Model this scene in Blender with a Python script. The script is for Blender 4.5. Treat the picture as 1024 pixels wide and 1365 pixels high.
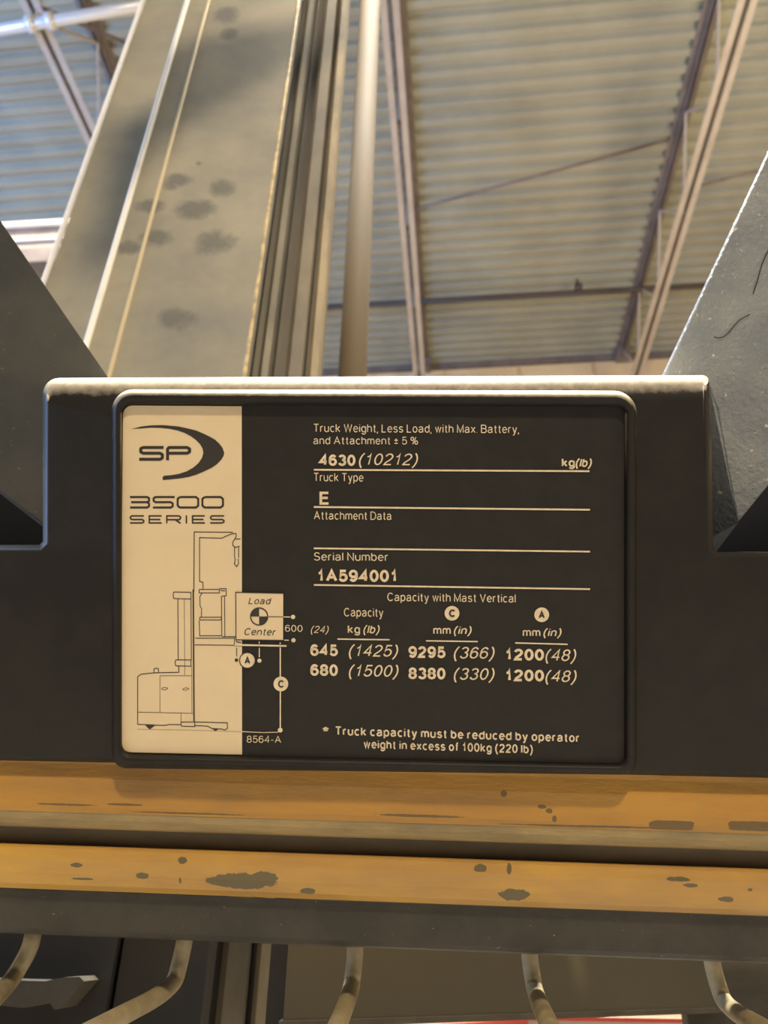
import bpy, bmesh, math, random
from mathutils import Vector, Matrix
random.seed(7)
C = bpy.context.scene.collection
for o in list(bpy.data.objects): bpy.data.objects.remove(o)

# ------------------------------------------------------------------ camera
F = 26.0/36*1365
CAM = Vector((0, 0, 1.9))
pit, rol = math.radians(30.5), math.radians(1.0)
FWD = Vector((0, math.cos(pit), math.sin(pit)))
R0 = Vector((1, 0, 0)); U0 = Vector((0, -math.sin(pit), math.cos(pit)))
RT = R0*math.cos(rol)+U0*math.sin(rol); UP = -R0*math.sin(rol)+U0*math.cos(rol)
cd = bpy.data.cameras.new('camera'); cam = bpy.data.objects.new('camera', cd); C.objects.link(cam)
cam.matrix_world = Matrix(((RT.x, UP.x, -FWD.x, CAM.x), (RT.y, UP.y, -FWD.y, CAM.y), (RT.z, UP.z, -FWD.z, CAM.z), (0, 0, 0, 1)))
cd.lens = 26.0; cd.sensor_width = 36; cd.clip_start = 0.02; cd.clip_end = 200
cd.dof.use_dof = True; cd.dof.focus_distance = 0.2934; cd.dof.aperture_fstop = 15
bpy.context.scene.camera = cam

def ray(px, py): return RT*((px-512)/F)+UP*((682.5-py)/F)+FWD       # depth 1
def at(px, py, d): return CAM+ray(px, py)*d
# horizontal direction of the roof joists
JF = ray(620, 1248); JF.z = 0; JF.normalize(); JL = Vector((JF.y, -JF.x, 0))   # forward, lateral (right)
def J(l, f, z): return Vector((CAM.x, CAM.y, 0))+JL*l+JF*f+Vector((0, 0, z))
ZC = CAM.z+7.0

# ------------------------------------------------------------------ world, lights, exposure
sc = bpy.context.scene
sc.view_settings.view_transform = 'Standard'; sc.view_settings.look = 'None'
sc.view_settings.gamma = 1; sc.view_settings.use_curve_mapping = False
sc.view_settings.exposure = 0.0
w = bpy.data.worlds.new('sky'); sc.world = w; w.use_nodes = True
w.node_tree.nodes['Background'].inputs[0].default_value = (0.62, 0.70, 0.85, 1)
w.node_tree.nodes['Background'].inputs[1].default_value = 0.10
def area(name, loc, target, sx, sy, power, col):
    l = bpy.data.lights.new(name, 'AREA'); l.shape = 'RECTANGLE'; l.size = sx; l.size_y = sy; l.energy = power; l.color = col
    o = bpy.data.objects.new(name, l); C.objects.link(o); o.location = loc
    o.rotation_euler = (Vector(target)-Vector(loc)).to_track_quat('-Z', 'Y').to_euler(); return o
# daylight through the dock doors on the left
area('dock_daylight', (-7.5, 0.5, 4.0), (-3.4, 5.0, 8.8), 3.0, 3.0, 800, (0.19, 0.44, 1.0))
# warm warehouse lamps: one behind the operator, a high bay overhead
area('ceiling_bounce_fill', (4.2, 1.6, 5.2), (1.6, 5.0, 8.9), 1.5, 1.5, 108, (1.0, 0.84, 0.58))  # added uplight, stands for light bounced onto the right-hand ceiling
KEY = Vector((0.5, -4.4, 5.3))
area('aisle_key_lamp', KEY, (0, 0.3, 2.2), 0.28, 0.28, 232, (1.0, 0.79, 0.52))
area('high_bay_lamp', (0.25, 0.62, 7.4), (0.05, 0.3, 1.9), 0.8, 0.8, 1500, (1.0, 0.92, 0.78))
area('door_glow', (-2.4, 0.25, 3.3), (-0.1, 0.45, 2.4), 0.6, 0.9, 30.0, (0.70, 0.85, 1.0))

# ------------------------------------------------------------------ materials
def mat(name, col, rough=0.6, metal=0.0, col2=None, nscale=20, ndet=6, bump=0.0, bscale=200, spots=None, spotcol=None,
        dust=None, dust_lo=0.15, dust_hi=0.6, dust_from=None, lo=0.4, hi=0.65, spec=0.5, stretch=None, speck=None, speckcol=(0.8, 0.72, 0.5), sharp=False):
    m = bpy.data.materials.new(name); m.use_nodes = True
    t = m.node_tree; N = t.nodes; L = t.links; b = N['Principled BSDF']
    b.inputs['Roughness'].default_value = rough; b.inputs['Metallic'].default_value = metal
    b.inputs['Specular IOR Level'].default_value = spec
    g = N.new('ShaderNodeNewGeometry'); pos = g.outputs['Position']
    def mix(f, a, bb):
        x = N.new('ShaderNodeMix'); x.data_type = 'RGBA'; L.new(f, x.inputs[0])
        for i, v in ((6, a), (7, bb)):
            if isinstance(v, tuple): x.inputs[i].default_value = (*v[:3], 1)
            else: L.new(v, x.inputs[i])
        return x.outputs[2]
    def mr(v, a, b2, c=0, d=1):
        x = N.new('ShaderNodeMapRange'); L.new(v, x.inputs[0]); x.inputs[1].default_value = a; x.inputs[2].default_value = b2
        x.inputs[3].default_value = c; x.inputs[4].default_value = d; return x.outputs[0]
    def noise(sc_, det=6, vec=None, rg=0.6):
        x = N.new('ShaderNodeTexNoise'); x.inputs['Scale'].default_value = sc_; x.inputs['Detail'].default_value = det
        x.inputs['Roughness'].default_value = rg; L.new(vec or pos, x.inputs['Vector']); return x.outputs[0]
    vec = pos
    if stretch:
        mp = N.new('ShaderNodeMapping'); mp.inputs['Scale'].default_value = stretch; L.new(pos, mp.inputs[0]); vec = mp.outputs[0]
    c = tuple(col)
    if col2: c = mix(mr(noise(nscale, ndet, vec), lo, hi), c, tuple(col2))
    if dust:
        sx = N.new('ShaderNodeSeparateXYZ'); L.new(g.outputs['Normal'], sx.inputs[0])
        a = N.new('ShaderNodeMath'); a.operation = 'MULTIPLY_ADD'; L.new(noise(260, 5), a.inputs[0]); a.inputs[1].default_value = 0.35
        a.inputs[2].default_value = -0.175
        s = N.new('ShaderNodeMath'); L.new(sx.outputs[2], s.inputs[0]); L.new(a.outputs[0], s.inputs[1])
        fac = mr(s.outputs[0], dust_lo, dust_hi)
        if dust_from:                        # dust lies on the upper edges and is wiped off lower down
            sp_ = N.new('ShaderNodeSeparateXYZ'); L.new(pos, sp_.inputs[0]); ml = N.new('ShaderNodeMath'); ml.operation = 'MULTIPLY'
            L.new(fac, ml.inputs[0]); L.new(mr(sp_.outputs[2], *dust_from), ml.inputs[1]); fac = ml.outputs[0]
        c = mix(fac, c, tuple(dust))
    if speck:
        c = mix(mr(noise(speck[0], 3, rg=0.7), speck[1], speck[1]+0.03), c, tuple(speckcol))
    if spots:
        acc = None
        nz = N.new('ShaderNodeTexNoise'); nz.inputs['Scale'].default_value = spots[0][4] if len(spots[0]) > 4 else 60; nz.inputs['Detail'].default_value = 8; nz.inputs['Roughness'].default_value = .68
        L.new(pos, nz.inputs['Vector'])
        amp = N.new('ShaderNodeMath'); amp.operation = 'MULTIPLY_ADD'; L.new(nz.outputs[0], amp.inputs[0]); amp.inputs[1].default_value = 2.6 if sharp else 3.2; amp.inputs[2].default_value = -1.3 if sharp else -1.6
        for sp in spots:
            p, ax, rx, rz = sp[:4]           # centre, horizontal axis, radii along the axis and across it (world units)
            sub = N.new('ShaderNodeVectorMath'); sub.operation = 'SUBTRACT'; L.new(pos, sub.inputs[0]); sub.inputs[1].default_value = p
            dots = []
            for vv, rr in ((ax[0], rx), (ax[1], rz)):
                d = N.new('ShaderNodeVectorMath'); d.operation = 'DOT_PRODUCT'; L.new(sub.outputs[0], d.inputs[0]); d.inputs[1].default_value = Vector(vv)/rr
                q = N.new('ShaderNodeMath'); q.operation = 'POWER'; q.inputs[1].default_value = sp[5] if len(sp) > 5 else 2
                ab = N.new('ShaderNodeMath'); ab.operation = 'ABSOLUTE'; L.new(d.outputs['Value'], ab.inputs[0]); L.new(ab.outputs[0], q.inputs[0]); dots.append(q.outputs[0])
            s = N.new('ShaderNodeMath'); L.new(dots[0], s.inputs[0]); L.new(dots[1], s.inputs[1])
            s2 = N.new('ShaderNodeMath'); L.new(s.outputs[0], s2.inputs[0]); L.new(amp.outputs[0], s2.inputs[1])
            v = mr(s2.outputs[0], 1.06 if sharp else 1.5, 0.98 if sharp else 0.2, 0, 1 if sharp else .8)
            if acc is None: acc = v
            else:
                mx = N.new('ShaderNodeMath'); mx.operation = 'MAXIMUM'; L.new(acc, mx.inputs[0]); L.new(v, mx.inputs[1]); acc = mx.outputs[0]
        c = mix(acc, c, tuple(spotcol))
    if isinstance(c, tuple): b.inputs['Base Color'].default_value = (*c, 1)
    else: L.new(c, b.inputs['Base Color'])
    if bump:
        bp = N.new('ShaderNodeBump'); bp.inputs['Strength'].default_value = bump; bp.inputs['Distance'].default_value = 0.002
        L.new(noise(bscale, 4, vec if stretch else None), bp.inputs['Height']); L.new(bp.outputs[0], b.inputs['Normal'])
    return m

# ------------------------------------------------------------------ object helpers
ORG = {}
def thing(name, label, cat, loc, group=None):
    o = bpy.data.objects.new(name, None); C.objects.link(o); o.location = loc; o.empty_display_size = 0.02
    o['label'] = label; o['category'] = cat
    if group: o['group'] = group
    ORG[o.name] = Vector(loc); return o
def put(name, verts, faces, m, parent=None, smooth=False, mi=None, loc=None, label=None, mesh=None):
    org = ORG[parent.name] if parent else Vector(loc or (0, 0, 0))
    me = bpy.data.meshes.new(name); me.from_pydata([tuple(Vector(v)-org) for v in verts], [], faces)
    for x in (m if isinstance(m, list) else [m]): me.materials.append(x)
    if mi:
        for p, i in zip(me.polygons, mi): p.material_index = i
    bm = bmesh.new(); bm.from_mesh(me); bmesh.ops.recalc_face_normals(bm, faces=bm.faces); bm.to_mesh(me); bm.free()
    if smooth:
        for p in me.polygons: p.use_smooth = True
    o = bpy.data.objects.new(name, me); C.objects.link(o)
    if parent: o.parent = parent
    else: o.location = org
    ORG[o.name] = org
    if label: o['label'] = label
    return o
def structure(o): o['kind'] = 'structure'; return o
def prism(poly, dvec):
    """poly: list of 3-D points, extruded by dvec"""
    n = len(poly); d = Vector(dvec)
    v = [Vector(p) for p in poly]+[Vector(p)+d for p in poly]
    f = [list(range(n)), list(range(2*n-1, n-1, -1))]+[[i, (i+1) % n, n+(i+1) % n, n+i] for i in range(n)]
    return v, f
def vprism(name, plan, z0, z1, m, parent, mi=None, smooth=False):
    v, f = prism([(x, y, z0) for x, y in plan], (0, 0, z1-z0))
    return put(name, v, f, m, parent, smooth, ([0, 0]+mi) if mi else None)
def tube(pts, r, n=12, cap=True):
    pts = [Vector(p) for p in pts]; V = []; Fc = []
    rs = r if isinstance(r, (list, tuple)) else [r]*len(pts)
    prev = None
    for i, p in enumerate(pts):
        t = ((pts[min(i+1, len(pts)-1)]-pts[max(i-1, 0)])).normalized()
        if prev is None:
            a = t.cross(Vector((0.3, 0.2, 1))).normalized()
        else:
            a = (prev-t*prev.dot(t)).normalized()
        prev = a; bb = t.cross(a)
        for k in range(n):
            q = 2*math.pi*k/n; V.append(p+(a*math.cos(q)+bb*math.sin(q))*rs[i])
    for i in range(len(pts)-1):
        for k in range(n): Fc.append([i*n+k, i*n+(k+1) % n, (i+1)*n+(k+1) % n, (i+1)*n+k])
    if cap: Fc.append(list(range(n))[::-1]); Fc.append([(len(pts)-1)*n+k for k in range(n)])
    return V, Fc
def smooth_path(pts, k=6):
    """round the corners of a polyline (quadratic corners)"""
    out = [Vector(pts[0])]
    for i in range(1, len(pts)-1):
        a, b, c = map(Vector, pts[i-1:i+2]); p = b+(a-b)*0.35; q = b+(c-b)*0.35
        for j in range(k+1):
            t = j/k; out.append(p*(1-t)**2+b*2*t*(1-t)+q*t*t)
    out.append(Vector(pts[-1])); return out
def merge(*vf):
    V = []; Fc = []
    for v, f in vf:
        n = len(V); V += list(v); Fc += [[i+n for i in q] for q in f]
    return V, Fc
def box(p, ax, ay, az):
    p, ax, ay, az = map(Vector, (p, ax, ay, az)); return prism([p, p+ax, p+ax+ay, p+ay], az)

# ------------------------------------------------------------------ console plane (nearly square to the camera)
ca = lambda r, u, d: RT*r+UP*u+FWD*d
EX = ca(.9987, -.0103, -.0502).normalized(); NN = ca(.0498, -.0428, .998).normalized()
NN = (NN-EX*NN.dot(EX)).normalized(); EY = NN.cross(EX); EY = EY if EY.dot(UP) > 0 else -EY
KO = at(497, 774, 0.2934)
def K(px, py, off=0.0):
    """point of the console face plane (shifted back by off metres) seen at px, py"""
    r = ray(px, py); t = (KO+NN*off-CAM).dot(NN)/r.dot(NN); return CAM+r*t
MM = 0.0002976  # metres per pixel on the plate
def arc(cx, cy, r, a0, a1, n=8):
    return [(cx+r*math.cos(math.radians(a0+(a1-a0)*i/n)), cy-r*math.sin(math.radians(a0+(a1-a0)*i/n))) for i in range(n+1)]
def rrect(x0, y0, x1, y1, r, n=8, skew=(0, 0, 0, 0)):
    """rounded rectangle, clockwise in the picture from the top-left; r may be 4 radii (tl,tr,br,bl)"""
    r = r if isinstance(r, (list, tuple)) else [r]*4
    p = arc(x0+r[0], y0+r[0], r[0], 180, 90, n)+arc(x1-r[1], y0+r[1], r[1], 90, 0, n)+arc(x1-r[2], y1-r[2], r[2], 0, -90, n)+arc(x0+r[3], y1-r[3], r[3], -90, -180, n)
    q = []
    for x, y in p:   # skew: y shift at tl,tr,br,bl handled bilinearly
        u = (x-x0)/(x1-x0); v = (y-y0)/(y1-y0)
        q.append((x, y+(skew[0]*(1-u)+skew[1]*u)*(1-v)+(skew[3]*(1-u)+skew[2]*u)*v))
    return q
def inset(pts, d):
    """miter inset of a closed clockwise (picture) polygon, in pixels"""
    n = len(pts); out = []
    for i in range(n):
        a = Vector(pts[i-1]); b = Vector(pts[i]); c = Vector(pts[(i+1) % n])
        e1 = (b-a).normalized(); e2 = (c-b).normalized()
        n1 = Vector((-e1.y, e1.x)); n2 = Vector((-e2.y, e2.x)); m = (n1+n2)
        m = m.normalized() if m.length > 1e-6 else n1
        k = max(0.35, m.dot(n1)); out.append(tuple(b+m*(d/k)))
    return out
def slab(outline, off, thick, r_px, segs=6, depth_r=None, top_k=1):
    """plate of the given outline; front face at off (metres behind the plane), rounded front edge"""
    rd = depth_r if depth_r is not None else r_px*MM
    rings = [[K(x, y, off+thick) for x, y in outline]]
    # back ring uses straight extrusion along NN of the outline at rd
    base = [K(x, y, off+rd) for x, y in outline]; rings = [[p+NN*(thick-rd) for p in base], base]
    for i in range(1, segs+1):
        a = i/segs*math.pi/2; ins = inset(outline, r_px*(1-math.cos(a)))
        if top_k != 1: ins = [(x, Y+(y-Y)*(top_k if Y < 536 else 1)) for (x, y), (_, Y) in zip(ins, outline)]
        rings.append([K(x, y, off+rd*(1-math.sin(a))) for x, y in ins])
    n = len(outline); V = [p for r in rings for p in r]; Fc = []
    for k in range(len(rings)-1):
        for i in range(n): Fc.append([k*n+i, k*n+(i+1) % n, (k+1)*n+(i+1) % n, (k+1)*n+i])
    Fc.append([(len(rings)-1)*n+i for i in range(n)]); Fc.append(list(range(n))[::-1])
    return V, Fc

# ------------------------------------------------------------------ structure
M_deck = mat('deck_metal', (0.38, 0.37, 0.29), 0.45, 0.0, (0.30, 0.295, 0.235), 0.9, 5, stretch=(1, 1, 1), bump=0.1, bscale=8)
M_wall = mat('wall_panel', (0.86, 0.66, 0.40), 0.8, 0, (0.80, 0.60, 0.36), 1.5)
M_floor = mat('concrete', (0.36, 0.33, 0.28), 0.7, 0, (0.27, 0.25, 0.22), 1.2)
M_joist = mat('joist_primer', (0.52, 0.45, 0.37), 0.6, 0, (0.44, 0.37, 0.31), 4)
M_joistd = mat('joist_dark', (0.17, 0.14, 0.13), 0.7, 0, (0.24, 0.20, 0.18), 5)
M_pipe = mat('pipe_dark', (0.07, 0.055, 0.05), 0.5)
M_galv = mat('galvanised_pipe', (0.75, 0.74, 0.72), 0.3, 0.3)

FD = 7.75
def Fpy():   # forward distance of the wall from the photo: the deck meets it near y = 487 at x = 700
    r = ray(700, 481); t = 7.0/r.z; return (r*t).dot(JF)
FD = Fpy()
ceil = structure(put('ceiling', *box(J(-9, -5, ZC+0.06), JL*18, JF*(FD+5), (0, 0, 0.12)), M_deck))
ORG['ceiling'] = Vector((0, 0, 0))
# corrugated roof deck: sheets of six ribs each
pitch = 0.152; prof = [(0, 0), (0.062, 0), (0.080, 0.040), (0.134, 0.040), (0.152, 0)]
nsheet = int((FD+2.5)/(pitch*6))+1
for s in range(nsheet):
    f1 = FD-s*pitch*6
    pts = []
    for k in range(6):
        for a, h in prof[:-1]: pts.append((f1-(k*pitch+a), h))
    pts.append((f1-6*pitch-0.02, 0.0))
    dz = 0.004 if s % 2 else 0.0
    V = []; Fc = []
    for f, h in pts: V += [J(-9, f, ZC-dz+h-0.0), J(9, f, ZC-dz+h)]
    for i in range(len(pts)-1): Fc.append([2*i, 2*i+1, 2*i+3, 2*i+2])
    put('deck_sheet', V, Fc, M_deck, ceil)
structure(put('floor', *box(J(-9, -5, -0.1), JL*18, JF*(FD+5), (0, 0, 0.1)), M_floor))
wf = structure(put('wall_back', *box(J(-9, FD, 0), JL*18, JF*0.15, (0, 0, ZC+0.18)), M_wall)); ORG['wall_back'] = Vector((0, 0, 0))
for i in range(18):
    put('wall_panel', *box(J(-9+i+0.02, FD-0.03, 0.0), JL*0.96, JF*0.03, (0, 0, ZC-0.12)), M_wall, wf)
put('edge_angle', *box(J(-9, FD-0.06, ZC-0.09), JL*18, JF*0.06, (0, 0, 0.085)), M_joistd, wf)
structure(put('wall_left', *box(J(-9.15, -5, 0), JL*0.15, JF*(FD+5), (0, 0, ZC+0.18)), M_wall))
structure(put('wall_right', *box(J(9, -5, 0), JL*0.15, JF*(FD+5), (0, 0, ZC+0.18)), M_wall))

# open web roof joists
def slope_l(px0, py0, h):
    """lateral position of a joist-parallel line at height h above the camera that passes through the pixel"""
    r = ray(px0, py0); t = h/r.z; return (r*t).dot(JL)
HB = 6.16
def joist(lt, lb, label):
    t = thing('roof_joist', label, 'joist', J(lt, 2.5, ZC-0.85), 'open web roof joists')
    f0, f1 = -2.0, FD-0.06
    def angle(l, z, side, up, w_=0.062, th=0.007):
        a = box(J(l+side*0.012, f0, z), JL*side*w_, JF*(f1-f0), (0, 0, th))
        b = box(J(l+side*0.012, f0, z), JL*side*th, JF*(f1-f0), (0, 0, up*w_))
        return merge(a, b)
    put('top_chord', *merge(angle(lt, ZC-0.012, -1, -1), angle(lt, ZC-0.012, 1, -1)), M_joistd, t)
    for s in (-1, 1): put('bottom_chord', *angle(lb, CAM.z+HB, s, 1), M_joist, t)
    zt, zb = ZC-0.06, CAM.z+HB+0.03; f = f1-0.1; k = 0
    while f > f0+0.6:
        put('web_rod', *tube([J(lt if k % 2 == 0 else lb, f, zt if k % 2 == 0 else zb), J(lb if k % 2 == 0 else lt, f-0.55, zb if k % 2 == 0 else zt)], 0.014, 8), M_joist, t)
        f -= 0.55; k += 1
    put('bearing_seat', *box(J(lt-0.09, f1-0.16, ZC-0.17), JL*0.18, JF*0.16, (0, 0, 0.165)), M_joistd, t)
    return t
lB = slope_l(950, 2, 7.0); lBb = slope_l(997, 2, HB)
lA = slope_l(531, 2, 7.0); lAb = slope_l(519, 2, HB)
lC = slope_l(112, 2, 7.0); lCb = slope_l(44, 14, HB)
joist((lB+0), lBb, 'roof joist with pale double bottom chord crossing the upper right of the deck')
joist(lA, lAb, 'roof joist rising just right of the dark lift cylinder')
joist(lC, lCb, 'bluish lit roof joist at the upper left, left of the mast')
# bridging rods between the joists
def rod(p, q, r, m, name, label, cat, group=None):
    mid = (Vector(p)+Vector(q))/2; t = put(name, *tube([p, q], r, 10), m, loc=tuple(mid), smooth=True)
    t['label'] = label; t['category'] = cat
    if group: t['group'] = group
    return t
def onz(px, py, h): r = ray(px, py); return CAM+r*(h/r.z)
rod(onz(553, 279, HB+.03), onz(893, 186, 6.93), 0.016, M_joistd, 'bridging_rod', 'thin dark rod slanting between the two right-hand joists, high end at the right', 'rod', 'cross bridging')
if False: rod(onz(549, 200, 6.9), onz(925, 262, HB+.05), 0.010, M_joist, 'bridging_rod', 'faint pale rod crossing behind the dark slanting bridging rod', 'rod', 'cross bridging')
rod(onz(915, 252, HB+.03), onz(1160, 190, 6.93), 0.016, M_joistd, 'bridging_rod', 'short dark rod running right from the rightmost joist behind the right post', 'rod', 'cross bridging')
rod(onz(42, 5, HB+.03), onz(180, 62, 6.93), 0.016, M_joistd, 'bridging_rod', 'dark rod slanting down right from the top left joist toward the mast', 'rod', 'cross bridging')
# sprinkler pipe under the deck
a = onz(436, 409, 6.82); b = onz(1000, 377, 6.82); d = (b-a)
sp = thing('sprinkler_pipe', 'long dark sprinkler pipe running across under the roof deck near the far wall', 'pipe', a)
put('pipe', *tube([a-d*0.35, b+d*0.6], 0.034, 14), M_pipe, sp, True)
for x in (771, 1010+200):
    q = onz(x, 383, 6.82) if x < 900 else b+d*0.3
    put('sprinkler_head', *tube([q, q+Vector((0, 0, 0.05)), q+Vector((0, 0, 0.13))], [0.028, 0.022, 0.014], 10), M_pipe, sp, True)
    put('coupling', *tube([q-d.normalized()*0.04, q+d.normalized()*0.04], 0.045, 14), M_pipe, sp, True)
# conduit at top left
a = onz(-60, 50, 6.0); b = onz(200, 6, 6.0); d = b-a
cp = thing('conduit_pipe', 'bright galvanised pipe crossing the top left corner', 'pipe', a)
put('pipe', *tube([a-d*0.6, b+d*0.4], 0.042, 14), M_galv, cp, True)
for x, y in ((42, 32), (68, 28)):
    q = onz(x, y, 6.0); dn = d.normalized()
    put('pipe_clamp', *tube([q-dn*0.03, q+dn*0.03], 0.062, 14), M_galv, cp, True)
q = onz(42, 32, 6.0); put('hanger_rod', *tube([q, q+Vector((0, 0, 0.98))], 0.01, 8), M_galv, cp)
# girder behind the mast on the left
M_gird = mat('girder_paint', (0.34, 0.27, 0.22), 0.6, 0, (0.42, 0.34, 0.28), 8)
M_girdw = mat('girder_flange_paint', (0.82, 0.80, 0.76), 0.5)
# girder plan: a beam 3.3 m away, flange on top, web, dark flange below
gl = Vector(ray(0, 299)); t_ = 3.2/gl.z; ga = CAM+gl*t_; gr = ray(170, 289); gb = CAM+gr*(3.2/gr.z); gd = (gb-ga)
gt = thing('roof_girder', 'pale painted girder visible left of the mast above the left post', 'girder', ga)
hv = Vector((gd.x, gd.y, 0)).normalized(); nv = Vector((hv.y, -hv.x, 0)); nv = nv if nv.y > 0 else -nv
put('top_flange', *box(ga-hv*2.5, hv*4.2, nv*0.16, (0, 0, 0.014)), M_girdw, gt)
put('web', *box(ga-hv*2.5+nv*0.03-Vector((0, 0, 0.20)), hv*4.2, nv*0.01, (0, 0, 0.20)), M_gird, gt)
put('lip', *box(ga-hv*2.5-Vector((0, 0, 0.013)), hv*4.2, nv*0.02, (0, 0, 0.013)), M_girdw, gt)
put('stiffener', *box(ga-hv*2.5+nv*0.015-Vector((0, 0, 0.115)), hv*4.2, nv*0.015, (0, 0, 0.006)), M_girdw, gt)
put('bottom_flange', *box(ga-hv*2.5+nv*0.0-Vector((0, 0, 0.30)), hv*4.2, nv*0.16, (0, 0, 0.10)), M_joistd, gt)

# ------------------------------------------------------------------ mast
def B(px, Y):
    """plan position of the vertical line seen at px on row 500, at distance Y"""
    r = ray(px, 500); return (r.x/r.y*Y, Y)
Ym = 0.54
def mp(px, py):  # point of the mast face
    r = ray(px, py); return CAM+r*(Ym/r.y)
def mspot(px, py, wx, wy):
    p = mp(px, py); a = mp(px+wx, py)-p
    # the stain is wx, wy picture pixels across; convert to world sizes on the vertical face
    h = (mp(px, py-wy)-p).length
    return (p, ((1, 0, 0), (0, 0, 1)), a.length, h)
spots = [mspot(*s) for s in ((302, 20, 17, 11), (305, 45, 12, 7), (296, 250, 16, 11), (238, 240, 18, 9), (258, 279, 27, 13), (287, 324, 26, 17),
                             (208, 318, 22, 11), (200, 275, 20, 9), (238, 425, 27, 13), (170, 330, 22, 9), (265, 218, 4, 3), (228, 245, 12, 8))]
M_mast = mat('mast_grey_paint', (0.40, 0.37, 0.285), 0.45, 0, (0.235, 0.235, 0.215), 5, 8, bump=0.08, bscale=60, spots=spots, spotcol=(0.13, 0.135, 0.13), lo=0.44, hi=0.68)
M_mast2 = mat('mast_rail_grime', (0.075, 0.076, 0.078), 0.5, 0.1, (0.14, 0.13, 0.11), 12, 9, stretch=(1, 1, 0.25))
M_mastb = mat('mast_rail_tan', (0.31, 0.26, 0.18), 0.5, 0, (0.13, 0.125, 0.115), 12, 9, stretch=(1, 1, 0.4))
M_edge = mat('edge_highlight_white', (0.97, 0.96, 0.93), 0.3, 0.0, (0.80, 0.77, 0.70), 30, 6, lo=0.55, hi=0.8)  # near-white colour stands for the highlights along the mast edges
M_gold = mat('grease_gold_edge', (0.75, 0.58, 0.30), 0.4, 0.1, (0.34, 0.28, 0.18), 90, 6)
mast = thing('truck_mast', 'grey painted steel lift mast with grease spots rising behind the console', 'mast', (-0.22, Ym, 0))
z0, z1 = 0.0, 4.6
# rear left rail
p1, p2 = B(15, .60), B(101, .60)
vprism('rear_rail', [(p1[0]+.004, .60), (p2[0]+.02, .60), (p2[0]+.02, .66), (p1[0]+.004, .66)], z0, z1, M_mast, mast)
def estrip(px, Y, wpx, m, name, fwd=0.0, ang=0.0):
    a = B(px-wpx/2, Y); b_ = B(px+wpx/2, Y)
    w2 = (b_[0]-a[0])/2; c2 = (a[0]+b_[0])/2
    return vprism(name, [(c2-w2*math.cos(math.radians(q)), Y+.0015-fwd-w2*.8*math.sin(math.radians(q))) for q in range(-20, 201, 20)], z0, z1, m, mast, smooth=False)
estrip(14, .60, 9, M_edge, 'highlight_edge', 0.001)
# front plate of the outer rail
p3, p4 = B(103, Ym), B(326, Ym)
vprism('outer_rail', [(p3[0], Ym), (p4[0], Ym), (p4[0]+.002, Ym+.012), (p4[0]-.012, Ym+.06), (p3[0]+.012, Ym+.06)], z0, z1, M_mast, mast)
estrip(103, Ym, 10, M_edge, 'highlight_edge', 0.001)
estrip(146, Ym, 6, mat('weld_seam_tan', (0.62, 0.52, 0.32), 0.5), 'weld_seam', 0.0015)
estrip(326, Ym, 6, M_gold, 'greasy_edge', 0.001)
# grooves and ribs between the rails
def rail(name, pts, m, back):
    pl = [B(px, Y) for px, Y in pts]; pl += [(pl[-1][0]-.002, back), (pl[0][0]+.002, back)]
    return vprism(name, pl, z0, z1, m, mast)
rail('channel_groove', [(322, .57), (345, .575)], M_mast2, .63)
rail('roller_track', [(344, .563), (348, .556), (357, .556), (361, .564)], mat('track_worn', (0.27, 0.25, 0.20), .4, .2, (0.15, .145, .13), 25, 6, stretch=(1, 1, .3)), .60)
rail('channel_groove', [(359, .585), (382, .59)], M_mast2, .63)
rail('inner_rail', [(380, .570), (385, .565), (402, .565), (405, .57)], M_mastb, .62)
rail('channel_groove', [(403, .585), (411, .585)], M_mast2, .62)
rail('inner_flange', [(410, .572), (414, .566), (423, .566), (426.5, .572)], mat('flange_tan', (0.46, 0.38, 0.25), .5, 0, (0.25, .22, .17), 40, 6, stretch=(1, 1, .3)), .61)
for zz, h in ((1.93+.62, 0.05),):
    pass
rail('cylinder_shade_web', [(412, .612), (426, .612), (425.5, .70)], M_mast2, .701)  # dark web added behind the flange to keep light off the cylinder
put('mast_foot', *box((p1[0]-.01, .53, 0), (B(427, .57)[0]-p1[0]+.02, 0, 0), (0, .14, 0), (0, 0, .06)), M_mast2, mast)
put('mast_crown', *box((p1[0]-.01, .52, z1), (B(427, .57)[0]-p1[0]+.02, 0, 0), (0, .15, 0), (0, 0, .06)), M_mast2, mast)
# lift cylinder
ca_, cb_ = B(451, .62), B(489, .62); rr = (cb_[0]-ca_[0])/2; cx = (ca_[0]+cb_[0])/2
cyl = thing('lift_cylinder', 'dark round hydraulic cylinder standing right of the mast', 'cylinder', (cx, .62, 0))
M_cyl = mat('cylinder_paint', (0.105, 0.076, 0.040), 0.85, 0, (0.08, 0.06, 0.036), 15, 6, spec=.1, stretch=(1, 1, .2))
put('barrel', *tube([(cx, .62, 0.0), (cx, .62, 4.5)], rr, 40), M_cyl, cyl, True)
put('base_cap', *tube([(cx, .62, 0.0), (cx, .62, .05)], rr*1.4, 32), M_mast2, cyl, True)
put('gland_nut', *tube([(cx, .62, 4.5), (cx, .62, 4.56)], rr*1.2, 32), M_mast2, cyl, True)

# unseen overhead plate, out of the picture, added and shaped to shade the mast
og = thing('mast_shade_blocker', 'unseen dark plate above the operator, added to shade the mast', 'blocker', (0, -.35, 3.3))
def gpt(px, py, t=.17): p = mp(px, py); return p+(KEY-p)*t
gb_ = [gpt(600, -90), gpt(385, 92), gpt(232, 178), gpt(180, 245), gpt(90, 300), gpt(150, 100), gpt(262, 60), gpt(420, 30), gpt(600, -190)]
put('blocker_plate', *prism(gb_, (0, -.012, .02)), M_mast2, og)

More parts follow.
